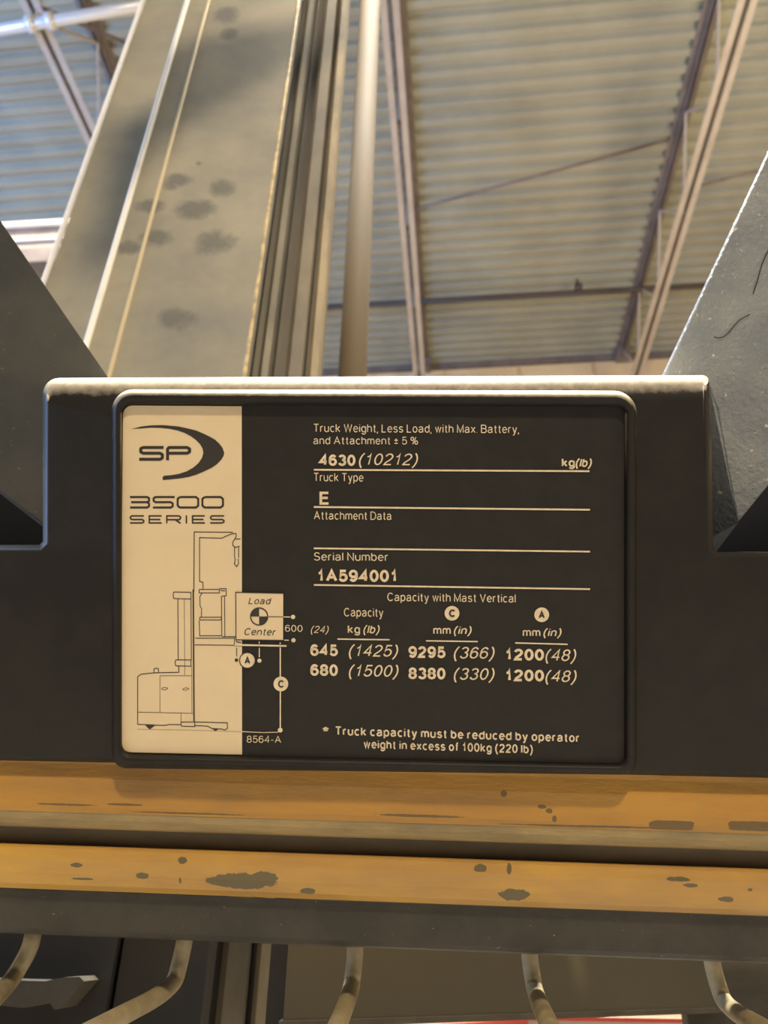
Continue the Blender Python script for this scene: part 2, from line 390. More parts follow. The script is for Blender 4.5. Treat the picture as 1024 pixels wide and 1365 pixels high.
# ------------------------------------------------------------------ console cover
M_cover = mat('black_moulded_plastic', (0.0165, 0.0162, 0.016), 0.5, 0, (0.022, 0.021, 0.02), 60, 6, bump=0.10, bscale=1300, spec=.25, dust=(0.74, 0.68, 0.55), dust_lo=-0.22, dust_hi=0.28, dust_from=(K(500, 640).z, K(500, 545).z),
              spots=[(K(336, 534, -.004), (tuple(EX), tuple(EY)), .0035, .0022, 500)], spotcol=(0.02, 0.02, 0.02), sharp=True)
cover = thing('console_cover', 'black moulded plastic console cover with a raised frame around the data plate', 'cover', K(500, 1020, .02))
r_tl, r_tr = 24, 9
outline = [(-420, 1005), (-420, 727)]+arc(49, 719, 8, -90, 0, 4)[0:5]
outline = [(-420, 1006), (-420, 727), (52, 727), (57, 722), (57, 575), (57, 552), (57, 538)]+arc(57+22, 525, 22, 180, 90, 8)+arc(936, 511, 10, 90, 0, 6)+[(946.5, 524), (947, 545), (948, 570), (951, 731), (957, 736), (1440, 742), (1440, 1046), (1100, 1039), (560, 1027), (200, 1018)]
for i, (x, y) in enumerate(outline):
    if 57 < x < 949 and y < 540: outline[i] = (x, y+(x-512)*-0.002)
put('body', *slab(outline, .0015, .05, 8, 8, .009, 4.4), M_cover, cover, True)
# raised frame round the plate
no = 8
OUT = rrect(149, 519, 849, 1028, (29, 30, 20, 20), no, (0, 2, 5, -4)); INN = rrect(163, 540, 833, 1011, (13, 10, 12, 14), no, (0, 3, 8, -7))
V = []; Fc = []; n = len(OUT); S = 13; H = .0045
for k in range(S+1):
    a = (k-1)/(S-1)*math.pi; t = (1-math.cos(a))/2 if k else 0
    for (x0, y0), (x1, y1) in zip(OUT, INN):
        h = H*math.sin(a) if k else -.010
        V.append(K(x0+(x1-x0)*t, y0+(y1-y0)*t, .0018-h))
for k in range(S):
    for i in range(n): Fc.append([k*n+i, k*n+(i+1) % n, (k+1)*n+(i+1) % n, (k+1)*n+i])
put('raised_frame', V, Fc, M_cover, cover, True)
# black sheets behind the notches, standing for the shadow seen through them
M_dark = mat('notch_shade_black', (0.012, 0.013, 0.016), 0.7)
put('notch_shade', *prism([K(-420, 640, .085), K(57+40, 640, .085), K(57+40, 1000, .085), K(-420, 1000, .085)], NN*.01), M_dark, cover)
put('notch_shade', *prism([K(905, 640, .085), K(1440, 640, .085), K(1440, 1000, .085), K(905, 1000, .085)], NN*.01), M_dark, cover)
for xa in (75, 925):
    put('side_wall', *prism([K(xa, 560, .03), K(xa, 1000, .03), K(xa, 1000, .03)+NN*.06, K(xa, 560, .03)+NN*.06], EX*.003), M_dark, cover)

# ------------------------------------------------------------------ data plate
M_pblk = mat('plate_black', (0.021, 0.0205, 0.020), 0.5, 0, (0.026, 0.025, 0.024), 120, 5, bump=0.12, bscale=1500, spec=.25)
M_crm = mat('plate_cream', (0.82, 0.68, 0.47), 0.5, 0, (0.79, 0.65, 0.445), 60, 6)
M_ink = mat('print_black', (0.035, 0.032, 0.03), 0.5)
M_inkf = mat('print_brown_fine', (0.09, 0.065, 0.05), 0.5)
M_let = mat('print_cream', (0.86, 0.73, 0.54), 0.5, 0, (0.72, 0.61, 0.45), 300, 4)
plate = thing('data_plate', 'black and cream truck data plate with capacity table set in the console frame', 'sign', K(497, 1005))
put('backing', *slab(rrect(161.5, 538, 834, 1013, (13, 12, 12, 14), 8, (0, 3, 7, -7)), .0006, .0012, 1.5, 2), M_pblk, plate)
cr = arc(176.5, 553, 12.5, 180, 90, 8)+[(322.3, 541.5), (322.8, 1006)]+arc(175, 987.5, 15.5, -90, -180, 8)
put('cream_panel', *slab(cr, .00045, .0004, .3, 1), M_crm, plate)

def c3(p): return (150+p[0]/3.938, 530+p[1]/3.938)
def c4(p): return (150+p[0]/3.938, 770+p[1]/3.938)
LY = .00035
def ribbon(lines, wpx, off=None):
    """strokes of wpx pixels along polylines given in picture pixels; returns verts, faces on the plate"""
    off = LY if off is None else off; V = []; Fc = []; kk = 0
    for ln in lines:
        w_ = wpx
        if isinstance(ln, tuple) and isinstance(ln[0], (int, float)) and isinstance(ln[1], list): w_, ln = ln
        for (x0, y0), (x1, y1) in zip(ln[:-1], ln[1:]):
            d = Vector((x1-x0, y1-y0)); L_ = d.length
            if L_ < 1e-6: continue
            d /= L_; nn = Vector((-d.y, d.x))*w_/2; b0 = len(V); kk += 1; oo = off-1e-6*(kk % 7)
            for q in (Vector((x0, y0))+nn, Vector((x1, y1))+nn, Vector((x1, y1))-nn, Vector((x0, y0))-nn): V.append(K(q.x, q.y, oo))
            Fc.append([b0, b0+1, b0+2, b0+3])
        if w_ > 0.7:
            for x, y in ln[1:-1]:
                b0 = len(V); kk += 1; oo = off-1e-6*(kk % 7)
                for i in range(8): V.append(K(x+w_/2*math.cos(i*math.pi/4), y+w_/2*math.sin(i*math.pi/4), oo))
                Fc.append(list(range(b0, b0+8)))
    return V, Fc
def disc(cx, cy, r, off=None, n=28, a0=0, a1=360):
    off = LY if off is None else off
    pts = [(cx+r*math.cos(math.radians(a0+(a1-a0)*i/n)), cy-r*math.sin(math.radians(a0+(a1-a0)*i/n))) for i in range(n if a1-a0 == 360 else n+1)]
    if a1-a0 != 360: pts.append((cx, cy))
    return [K(x, y, off) for x, y in pts], [list(range(len(pts)))]
def ring(cx, cy, r, w_, off=None, n=28):
    return ribbon([[(cx+r*math.cos(2*math.pi*i/n), cy+r*math.sin(2*math.pi*i/n)) for i in range(n+1)]], w_, off)

# a plain grotesque stroke alphabet, cap height 1: glyph -> (width, centre lines)
def el(cx, cy, rx, ry, a0=0, a1=360, n=None):
    n = n or max(4, int(abs(a1-a0)/18)); return [(cx+rx*math.cos(math.radians(a0+(a1-a0)*i/n)), cy+ry*math.sin(math.radians(a0+(a1-a0)*i/n))) for i in range(n+1)]
X_ = .73
def arch(x0, x1): c = (x0+x1)/2; return [(x0, .42)]+el(c, .45, c-x0, X_-.45, 180, 0)+[(x1, 0)]
_par = [(.22, 1.08), (.1, .88), (.02, .62), (0, .4), (.02, .18), (.1, -.08), (.22, -.28)]
GL = {
 'A': (.68, [[(0, 0), (.34, 1), (.68, 0)], [(.12, .34), (.56, .34)]]),
 'B': (.58, [[(0, 0), (0, 1), (.34, 1)]+el(.34, .77, .21, .23, 90, -90)+[(0, .54)], [(.34, .54)]+el(.34, .27, .25, .27, 90, -90)+[(0, 0)]]),
 'C': (.64, [el(.34, .5, .34, .5, 42, 318)]),
 'D': (.60, [[(0, 0), (0, 1), (.26, 1)]+el(.26, .5, .35, .5, 90, -90)+[(0, 0)]]),
 'E': (.54, [[(.54, 1), (0, 1), (0, 0), (.55, 0)], [(0, .53), (.5, .53)]]),
 'H': (.58, [[(0, 0), (0, 1)], [(.58, 0), (.58, 1)], [(0, .53), (.58, .53)]]),
 'L': (.46, [[(0, 1), (0, 0), (.46, 0)]]),
 'M': (.70, [[(0, 0), (0, 1), (.35, .05), (.70, 1), (.70, 0)]]),
 'N': (.58, [[(0, 0), (0, 1), (.58, 0), (.58, 1)]]),
 'S': (.56, [el(.28, .755, .25, .245, 20, 268)+el(.28, .255, .28, .255, 88, -162)]),
 'T': (.58, [[(0, 1), (.58, 1)], [(.29, 1), (.29, 0)]]),
 'V': (.62, [[(0, 1), (.31, 0), (.62, 1)]]),
 'W': (.90, [[(0, 1), (.22, 0), (.45, 1), (.68, 0), (.90, 1)]]),
 'a': (.50, [el(.24, .53, .21, .20, 165, 0)+[(.45, .1), (.51, .01)], [(.45, .43), (.19, .39)]+el(.18, .19, .18, .19, 100, 275)+[(.34, .04), (.45, .17)]]),
 'b': (.48, [[(0, 1), (0, 0)], el(.24, X_/2, .24, X_/2)]),
 'c': (.44, [el(.24, X_/2, .24, X_/2, 48, 312)]),
 'd': (.48, [[(.48, 1), (.48, 0)], el(.24, X_/2, .24, X_/2)]),
 'e': (.48, [[(0, .39), (.48, .39)]+el(.24, X_/2, .24, X_/2, 4, 322)]),
 'f': (.26, [[(.28, 1), (.2, 1), (.13, .93), (.12, .82), (.12, 0)], [(0, .70), (.26, .70)]]),
 'g': (.48, [el(.24, X_/2, .24, X_/2), [(.48, X_), (.48, -.06)]+el(.24, -.06, .24, .20, 0, -160)]),
 'h': (.46, [[(0, 1), (0, 0)], arch(0, .46)]),
 'i': (.0, [[(0, 0), (0, X_)], [(0, .92), (0, 1)]]),
 'k': (.44, [[(0, 1), (0, 0)], [(.42, X_), (0, .27)], [(.14, .42), (.44, 0)]]),
 'l': (.0, [[(0, 0), (0, 1)]]),
 'm': (.76, [[(0, X_), (0, 0)], arch(0, .38), arch(.38, .76)]),
 'n': (.46, [[(0, X_), (0, 0)], arch(0, .46)]),
 'o': (.48, [el(.24, X_/2, .24, X_/2)]),
 'p': (.48, [[(0, X_), (0, -.27)], el(.24, X_/2, .24, X_/2)]),
 'r': (.26, [[(0, X_), (0, 0)], [(0, .42)]+el(.22, .45, .22, .27, 180, 80)]),
 's': (.42, [el(.21, .55, .19, .18, 22, 268)+el(.21, .19, .21, .19, 88, -160)]),
 't': (.26, [[(.12, .94), (.12, .14), (.17, .02), (.27, 0)], [(0, .70), (.26, .70)]]),
 'u': (.46, [[(.46, X_), (.46, 0)], [(.46, .30)]+el(.23, .27, .23, .27, 0, -180)+[(0, X_)]]),
 'w': (.66, [[(0, X_), (.17, 0), (.33, X_), (.49, 0), (.66, X_)]]),
 'x': (.44, [[(0, X_), (.44, 0)], [(.44, X_), (0, 0)]]),
 'y': (.46, [[(0, X_), (.23, 0)], [(.46, X_), (.21, -.14), (.14, -.26), (.02, -.27)]]),
 '0': (.50, [el(.25, .5, .25, .5)]),
 '1': (.40, [[(.03, .74), (.14, .77), (.21, .84), (.25, 1), (.25, 0)]]),
 '2': (.50, [el(.25, .74, .24, .26, 172, -22)+[(.36, .46), (.08, .18), (.01, 0), (.50, 0)]]),
 '3': (.50, [el(.25, .76, .22, .24, 162, -90), el(.25, .26, .25, .27, 90, -165)]),
 '4': (.52, [[(.40, 0), (.40, 1), (0, .29), (.54, .29)]]),
 '5': (.50, [[(.47, 1), (.10, 1), (.04, .48)]+el(.25, .32, .26, .32, 138, -160)]),
 '6': (.50, [el(.25, .31, .25, .31), [(0, .33), (0, .5)]+el(.26, .55, .26, .45, 180, 38)]),
 '7': (.48, [[(0, 1), (.50, 1), (.28, .5), (.16, 0)]]),
 '8': (.50, [el(.25, .76, .22, .24), el(.25, .265, .25, .265)]),
 '9': (.50, [el(.25, .69, .25, .31), [(.5, .67), (.5, .5)]+el(.24, .45, .26, .45, 0, -142)]),
 '(': (.22, [_par]), ')': (.22, [[(.22-x, y) for x, y in _par]]),
 '.': (.0, [[(0, 0), (0, .04)]]), ',': (.0, [[(0, .04), (0, -.02), (-.05, -.18)]]),
 '-': (.28, [[(0, .38), (.28, .38)]]),
 '±': (.42, [[(0, .56), (.42, .56)], [(.21, .80), (.21, .32)], [(0, .12), (.42, .12)]]),
 '%': (.80, [el(.16, .76, .16, .24), el(.64, .24, .16, .24), [(.60, 1), (.20, 0)]]),
 '*': (.36, [[(.18, 1), (.18, .62)], [(0, .87), (.18, .75), (.36, .87)], [(.07, .58), (.18, .75), (.29, .58)]]),
}
def strip(pts, w_):
    """mitred ribbon along a polyline"""
    n = len(pts); V = []; Fc = []; closed = (Vector(pts[0])-Vector(pts[-1])).length < 1e-4
    for i in range(n):
        b = Vector(pts[i])
        if closed: a = Vector(pts[(i-1) % (n-1)]) if i else Vector(pts[n-2]); c = Vector(pts[i+1]) if i < n-1 else Vector(pts[1])
        else: a = Vector(pts[max(i-1, 0)]); c = Vector(pts[min(i+1, n-1)])
        e1 = (b-a) if (b-a).length > 1e-9 else (c-b); e2 = (c-b) if (c-b).length > 1e-9 else (b-a)
        e1 = e1.normalized(); e2 = e2.normalized(); n1 = Vector((-e1.y, e1.x)); n2 = Vector((-e2.y, e2.x)); m_ = n1+n2
        m_ = m_.normalized() if m_.length > .1 else n1
        k = w_/2/max(.45, m_.dot(n1)); V += [b+m_*k, b-m_*k]
    for i in range(n-1): Fc.append([2*i, 2*i+2, 2*i+3, 2*i+1])
    return V, Fc
def font_mesh(s_, w_):
    V = []; Fc = []; x = 0
    for ch in s_:
        if ch == ' ': x += .30; continue
        wd, ps = GL[ch]
        for p in ps:
            v, f = strip([(x+w_/2+px_, w_/2+py_*(1-w_) if py_ >= 0 else w_/2+py_) for px_, py_ in p], w_)
            n0 = len(V); V += [(q.x, q.y) for q in v]; Fc += [[i+n0 for i in q] for q in f]
        x += wd+w_+(.13 if w_ < .17 else .09)
    return V, Fc
def text(s_, x0, y0, x1, y1, cap, bold=0.0, ital=0.0, m=None, parent=None, off=None, name='lettering', rise=0):
    v, f = font_mesh(s_, .122+bold*.068); off = LY if off is None else off
    v = [(x+y*ital, y) for x, y in v]; xa = min(x for x, y in v); xb = max(x for x, y in v)
    P = []
    for x, y in v:
        u = (x-xa)/(xb-xa); P.append(K(x0+(x1-x0)*u, y0+(y1-y0)*u-y*cap, off))
    return put(name, P, f, m or M_let, parent or plate)
# text block on the black field
text('Truck Weight, Less Load, with Max. Battery,', 418.4, 576, 692, 577.6, 11.2, -.15)
text('and Attachment ± 5 %', 417.8, 592.3, 557.4, 592.8, 10.6, -.15)
text('4630', 424, 620.8, 474, 621.2, 15.2, 1.3)
text('(10212)', 478.5, 620, 557.5, 620.2, 15.6, -.2, .22)
text('kg', 749, 622.2, 766.5, 622.5, 11.6, 1)
text('(lb)', 767.5, 622.5, 789.3, 622.8, 11.6, .8, .22)
for a, b_, w_ in (((418.4, 626.2), (786, 628.1), 2.3), ((418.4, 675.8), (786.7, 679.5), 2.3), ((418.4, 730.9), (786.7, 735.3), 2.2), ((418.4, 779.7), (786.7, 785.3), 2.2),
                  ((450, 851.9), (519.5, 852.8), 1.8), ((568, 854.2), (637, 855.2), 1.8), ((687, 857), (757, 858.9), 1.8)):
    put('rule_line', *ribbon([[a, b_]], w_), M_let, plate)
text('Truck Type', 418.7, 641.6, 485.2, 642.2, 11.4, -.15)
text('E', 426, 672.8, 438, 672.8, 17.4, 1.0)
text('Attachment Data', 418.5, 692.6, 522, 693.2, 11.2, -.15)
text('Serial Number', 418.7, 747.3, 517, 748, 11.2, -.15)
text('1A594001', 424.5, 775.6, 528, 776, 16.4, 1.3)
text('Capacity with Mast Vertical', 516.4, 801.3, 687.5, 803.4, 11.4, -.1)
text('Capacity', 458.6, 821.8, 511, 822.4, 11.6, -.1)
text('(24)', 414.5, 843.7, 438.3, 843.8, 9.4, -.3, .22)
text('kg', 463.7, 844.2, 480, 844.3, 11, .3); text('(lb)', 484.5, 844.3, 506.3, 844.5, 11, .3, .22)
text('mm', 577.7, 845.4, 601, 845.5, 11, .3, 0); text('(in)', 605, 845.6, 629, 845.8, 11, .4, .22)
text('mm', 697, 848.2, 720.5, 848.4, 11, .3, 0); text('(in)', 724.5, 848.4, 748.8, 848.6, 11, .4, .22)
for s, a, b_, y, bo, it in (('645', 413.7, 450.5, 874.3, 1.3, 0), ('(1425)', 465, 531, 875, -.1, .22), ('9295', 544.5, 594, 876.9, 1.3, 0), ('(366)', 605, 659.5, 877.8, -.1, .22),
                         ('1200', 675, 725.4, 880.3, 1.3, 0), ('(48)', 727.2, 768.4, 881, -.1, .22),
                         ('680', 413.7, 450.5, 900.8, 1.3, 0), ('(1500)', 465, 531.5, 901.8, -.1, .22), ('8380', 544.5, 594, 905.3, 1.3, 0), ('(330)', 605, 659.5, 906, -.1, .22),
                         ('1200', 675, 725.4, 908, 1.3, 0), ('(48)', 727.2, 769, 909, -.1, .22)):
    text(s, a, y, b_, y+.5, 15.7, bo, it)
text('*', 429.8, 983, 438.6, 983, 15, .2)
text('Truck capacity must be reduced by operator', 447.7, 980, 771.9, 989.6, 12, .7)
text('weight in excess of 100kg (220 lb)', 485, 997.6, 710.5, 1004.6, 11.8, .7)
for s, x, y, r in (('C', 602.7, 817.5, 9.8), ('A', 722.3, 819.5, 9.8)):
    dd = put('letter_disc', *disc(x, y, r), M_let, plate)
    text(s, x-4.0, y+5.2, x+4.0, y+5.2, 10.4, 1.5, 0, M_ink, dd, LY-.00015)
# logo
sw = [(100, 165), (150, 152), (200, 146), (260, 144), (300, 147), (350, 152), (400, 163), (440, 173), (480, 190), (515, 207), (540, 222), (562, 243), (577, 263), (587, 290), (583, 306), (572, 325),
      (548, 350), (520, 369), (480, 388), (440, 405), (400, 417), (350, 425), (300, 430), (265, 433), (262, 420), (270, 410), (310, 407), (350, 400), (390, 387), (425, 367), (452, 343), (470, 316), (477, 290), (473, 268),
      (460, 245), (440, 224), (412, 203), (380, 186), (340, 172), (300, 164), (250, 159), (200, 158), (150, 162)]
def flat(pts, off): return [K(x, y, off) for x, y in pts], [list(range(len(pts)))]
logo = put('logo_swoosh', *flat([c3(p) for p in sw], LY), M_ink, plate)
def strokes(ls, w_, name, parent=plate, m=None, conv=c3): return put(name, *ribbon([[conv(p) for p in l] for l in ls], w_/3.938), m or M_ink, parent)
strokes([[(268, 262), (160, 262), (148, 268), (148, 284), (160, 292), (250, 292), (262, 300), (262, 316), (250, 324), (140, 324)]], 16, 'logo_letter')
strokes([[(289, 329), (289, 270), (297, 262), (392, 262), (405, 270), (405, 284), (392, 292), (297, 292)]], 16, 'logo_letter')
strokes([[(92, 522), (182, 522), (192, 528), (192, 542), (182, 549), (98, 549)], [(182, 549), (192, 556), (192, 570), (182, 577), (92, 577)]], 11, 'lettering')
strokes([[(326, 522), (226, 522), (216, 528), (216, 542), (226, 549), (306, 549), (316, 556), (316, 570), (306, 577), (212, 577)]], 11, 'lettering')
for x0 in (342, 472):
    strokes([[(x0+12, 522), (x0+96, 522), (x0+108, 532), (x0+108, 567), (x0+96, 577), (x0+12, 577), (x0, 567), (x0, 532), (x0+12, 522)]], 11, 'lettering')
for x0 in (92, 513):
    strokes([[(x0+73, 621), (x0+10, 621), (x0+2, 626), (x0+2, 634), (x0+10, 640), (x0+63, 640), (x0+72, 645), (x0+72, 653), (x0+63, 658), (x0, 658)]], 8, 'lettering')
for x0 in (193, 420):
    strokes([[(x0+65, 621), (x0, 621), (x0, 658), (x0+65, 658)], [(x0, 640), (x0+58, 640)]], 8, 'lettering')
strokes([[(285, 660), (285, 621), (348, 621), (357, 626), (357, 635), (348, 641), (285, 641)], [(330, 641), (357, 660)]], 8, 'lettering')
strokes([[(388, 618), (388, 661)]], 8, 'lettering')
# truck diagram
dia = strokes([[(132, 770), (132, 520), (150, 507), (215, 500), (345, 497)], [(218, 497), (218, 480), (224, 476), (236, 476), (241, 480), (241, 496)],
         [(132, 770), (200, 773), (270, 776), (300, 771), (360, 772), (360, 758), (432, 758)], [(362, 780), (432, 782), (432, 758)], [(360, 772), (362, 780)],
         [(432, 758), (602, 762), (604, 790), (590, 800), (575, 795)], [(432, 776), (500, 780), (522, 792), (575, 795)],
         [(322, 75), (412, 77), (412, 112), (322, 110), (318, 92), (322, 75)], [(332, 432), (412, 432), (412, 465), (332, 463), (328, 447), (332, 432)],
         [(343, 112), (345, 432)], [(412, 112), (414, 432)], [(347, 465), (349, 500)]], 4.5, 'truck_diagram', conv=c4)
strokes([[(377, 112), (379, 512)], [(249, 515), (249, 710)], [(132, 706), (360, 711), (430, 713)], [(250, 515), (416, 515)], [(360, 711), (360, 758)], [(416, 465), (417, 712)],
         [(256, 582), (270, 576), (292, 580), (278, 590), (256, 586)], [(368, 586), (385, 577), (402, 583), (385, 592), (368, 588)]], 2.6, 'fine_line', dia, M_inkf, c4)
strokes([[(424, 62), (428, 757)]], 8, 'diagram_mast', dia, None, c4)
strokes([[(429, 705), (427, 1020)]], 5, 'diagram_mast', dia, None, c3)
strokes([[(428, 705), (632, 707)], [(457, 735), (457, 965), (475, 970), (475, 1004)], [(455, 735), (575, 738), (600, 725), (628, 715), (648, 713), (650, 728), (640, 745), (631, 760), (633, 778), (645, 786), (668, 780)],
         [(645, 742), (672, 742)], [(641, 785), (641, 840)], [(662, 785), (662, 840)], [(641, 840), (645, 850), (640, 872), (652, 888), (662, 870), (660, 845)]], 4.5, 'diagram_guard', dia, None, c3)
put('diagram_wheel', *flat([c4(p) for p in ((170, 773), (225, 775), (210, 786), (196, 797), (182, 786))], LY), M_ink, dia)
put('diagram_wheel', *flat([c4(p) for p in ((525, 794), (555, 796), (540, 808))], LY), M_ink, dia)
strokes([[(455, 62), (560, 62), (562, 80), (455, 80), (455, 62)], [(560, 58), (597, 58), (597, 95), (574, 97)], [(565, 66), (592, 70)], [(572, 97), (574, 305)], [(588, 95), (590, 308)],
         [(470, 82), (458, 100), (460, 150), (468, 162), (466, 206)], [(458, 208), (572, 208), (572, 222), (458, 222), (458, 208)], [(455, 225), (458, 305)], [(455, 305), (574, 305)],
         [(435, 318), (640, 318), (640, 352)], [(432, 353), (640, 355)], [(575, 310), (645, 310), (652, 338), (676, 342)]], 4.2, 'diagram_platform', dia, None, c4)
strokes([[(130, 796), (400, 800), (676, 809)]], 2.0, 'ground_line', dia, mat('print_faint', (0.42, 0.33, 0.22), .5), c4)
# load box
lb = put('load_box', *flat([(314.3, 789.6), (377.6, 791), (377.4, 853.6), (314.6, 852.8)], LY-.00012), M_crm, plate)
L2 = LY-.00025
put('box_outline', *ribbon([[(377.6, 791), (314.3, 789.6), (314.6, 852.8), (377.4, 853.6)]], 1.2, L2), M_ink, lb)
text('Load', 331, 805.2, 362, 805.6, 8.8, -.2, .22, M_ink, lb, L2)
text('Center', 326, 846.6, 367.8, 847.2, 9.4, -.2, .22, M_ink, lb, L2)
put('load_centre_mark', *merge(ring(345.5, 821.8, 11.4, 1.6, L2), disc(345.5, 821.8, 11.4, L2, 10, 90, 180), disc(345.5, 821.8, 11.4, L2-2e-6, 10, 270, 360)), M_ink, lb)
put('leader_line', *ribbon([[(358, 822), (377.4, 822.2)]], .9, L2), M_ink, lb)
put('dimension_line', *merge(ribbon([[(378, 822.3), (387, 822.5)], [(379, 853.3), (385, 853.4)]], 1.3), disc(390.7, 822.4, 2.9), disc(391.3, 853.5, 2.9)), M_let, plate)
text('600', 380, 842, 403.4, 842.4, 9.2, -.2)
put('fork_line', *ribbon([[(312.5, 859.6), (382, 861)]], 2.2), M_let, plate)
put('fork_line', *ribbon([[(312.5, 860.9), (382, 862.3)]], .8, LY+2e-6), M_inkf, plate)
put('dimension_line', *merge(ribbon([[(345.6, 855), (345.6, 858)], [(345.7, 863.5), (345.8, 876)]], 1.3), disc(345.9, 880.7, 2.8)), M_let, plate)
put('dimension_line', *merge(ribbon([[(315.6, 863.5), (315.6, 875)]], 1.1), disc(315.3, 880, 2.4)), M_ink, plate)
put('dimension_line', *merge(ribbon([[(373.6, 856.5), (373.6, 858.5)], [(373.7, 863), (373.7, 902)], [(373.8, 921), (373.7, 970)]], 1.7), disc(373.6, 973.3, 3.2)), M_let, plate)
put('dimension_line', *ribbon([[(322.8, 975.2), (350, 976.5), (371, 976)]], 1.0), M_let, plate)
for s, x, y, r in (('A', 329.8, 880.3, 10.4), ('C', 374.5, 911.7, 9.8)):
    dd = put('letter_disc', *disc(x, y, r), M_let, plate)
    if s == 'A': put('disc_outline', *ring(x, y, r, 1.2, LY-.0001), M_ink, dd)
    text(s, x-3.7, y+5, x+3.7, y+5, 10, 1.2, 0, M_ink, dd, LY-.00015)
text('8564-A', 329, 990, 374.8, 990.4, 9.4, -.3)

# ------------------------------------------------------------------ guard posts either side
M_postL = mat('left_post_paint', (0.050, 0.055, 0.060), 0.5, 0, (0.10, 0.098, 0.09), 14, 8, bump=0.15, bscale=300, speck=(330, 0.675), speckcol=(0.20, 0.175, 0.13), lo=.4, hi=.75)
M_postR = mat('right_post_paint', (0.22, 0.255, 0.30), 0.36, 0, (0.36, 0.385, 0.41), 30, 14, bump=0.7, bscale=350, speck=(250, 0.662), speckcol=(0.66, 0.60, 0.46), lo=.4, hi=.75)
def post(name, label, main, fold, d0, m, thick, side=0.0):
    t = thing(name, label, 'post', at(main[0][0], main[0][1], d0))
    mainp = [at(x, y, d0+dd) for x, y, dd in main]
    v, f = prism(mainp, (FWD+RT*side)*thick); me = put('post_face', v, f, m, t)
    if fold:
        v, f = prism([at(x, y, d0+dd) for x, y, dd in fold], FWD*thick*.6); put('folded_edge', v, f, m, t)
    bv = me.modifiers.new('soft', 'BEVEL'); bv.width = .0007; bv.segments = 2; bv.limit_method = 'ANGLE'
    return t
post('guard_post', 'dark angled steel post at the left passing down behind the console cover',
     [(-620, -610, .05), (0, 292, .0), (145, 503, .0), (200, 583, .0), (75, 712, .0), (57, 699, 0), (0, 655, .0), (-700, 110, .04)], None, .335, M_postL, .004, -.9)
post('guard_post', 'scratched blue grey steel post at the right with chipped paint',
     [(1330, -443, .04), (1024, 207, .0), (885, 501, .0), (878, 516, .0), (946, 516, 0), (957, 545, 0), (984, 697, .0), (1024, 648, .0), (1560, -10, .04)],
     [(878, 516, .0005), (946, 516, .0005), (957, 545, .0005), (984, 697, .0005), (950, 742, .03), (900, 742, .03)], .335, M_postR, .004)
# crack / scratch line in the right post's paint
pr = [o for o in bpy.data.objects if o.name.startswith('post_face')][-1]
def scr(pts, w_, m, name, d=.3345):
    V = []; Fc = []
    for i in range(len(pts)-1):
        a = Vector(pts[i]); b_ = Vector(pts[i+1]); dd = (b_-a).normalized(); nn = Vector((-dd.y, dd.x))*w_/2; k = len(V)
        for q in (a+nn, b_+nn, b_-nn, a-nn): V.append(at(q.x, q.y, d))
        Fc.append([k, k+1, k+2, k+3])
    return put(name, V, Fc, m, pr)
M_scr = mat('scratch_dark', (0.03, 0.03, 0.035), .6)
scr([(952, 449), (958, 451), (965, 449), (972, 443), (979, 434), (986, 427), (993, 423), (1000, 419)], 1.3, M_scr, 'scratch')
scr([(1004, 392), (1010, 374), (1016, 352), (1022, 338), (1030, 325)], 1.6, M_scr, 'scratch')

# ------------------------------------------------------------------ yellow crossmember and black bar
def fr(px, py, off): return K(px, py, off)
def kprof(rows, xs=(-420, 1440), seg=1):
    """closed cross-section given as (row at x=512, off) pairs in the console frame, swept along EX"""
    base = [K(512, y, o) for y, o in rows]
    a = [p+EX*((xs[0]-512)*MM) for p in base]; v, f = prism(a, EX*((xs[1]-xs[0])*MM)); return v, f
def kspot(px, py, wx, wy, off, sc_=300, pw=2): return (K(px, py, off), (tuple(EX), tuple(EY)), wx*MM*1.05, wy*MM*1.05, sc_, 6 if wx > 25 and wy > 4 and wy < 8 else pw)
chU = [kspot(*s, .006) for s in ((895, 1100, 27, 6), (1002, 1101, 28, 6), (722, 1075, 5, 2.5), (732, 1081, 4, 3), (739, 1091, 3, 4), (560, 1087, 60, 1.6), (672, 1058, 4, 4), (90, 1072, 40, 1.3), (165, 1072, 26, 1.5), (250, 1084, 70, 1.2), (760, 1101, 80, 1.4), (820, 1102, 60, 1.4))]
chL = [kspot(*s, .0066) for s in ((322, 1175, 44, 10), (352, 1169, 17, 7), (685, 1193, 18, 8), (243, 1147, 6, 4), (190, 1167, 9, 4), (102, 1153, 8, 3), (110, 1172, 14, 1.8), (905, 1172, 14, 3), (920, 1180, 9, 2.5), (968, 1199, 9, 4), (640, 1158, 8, 5), (679, 1159, 3, 6), (410, 1189, 10, 4), (240, 1174, 1.5, 4), (1000, 1186, 3, 2))]
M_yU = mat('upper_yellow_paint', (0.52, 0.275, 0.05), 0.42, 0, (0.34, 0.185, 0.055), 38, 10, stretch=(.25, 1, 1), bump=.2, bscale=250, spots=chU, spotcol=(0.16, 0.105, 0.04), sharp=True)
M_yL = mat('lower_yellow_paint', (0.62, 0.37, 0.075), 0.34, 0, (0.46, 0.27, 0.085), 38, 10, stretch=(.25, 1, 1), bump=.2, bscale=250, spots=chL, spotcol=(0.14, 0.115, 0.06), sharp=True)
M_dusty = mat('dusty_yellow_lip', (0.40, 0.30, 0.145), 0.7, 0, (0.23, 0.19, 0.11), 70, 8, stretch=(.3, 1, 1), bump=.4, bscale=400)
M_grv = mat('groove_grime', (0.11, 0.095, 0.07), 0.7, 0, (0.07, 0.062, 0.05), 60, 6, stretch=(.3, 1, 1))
yf = thing('yellow_crossmember', 'chipped yellow painted steel crossmember below the console cover', 'beam', K(512, 1203, .02))
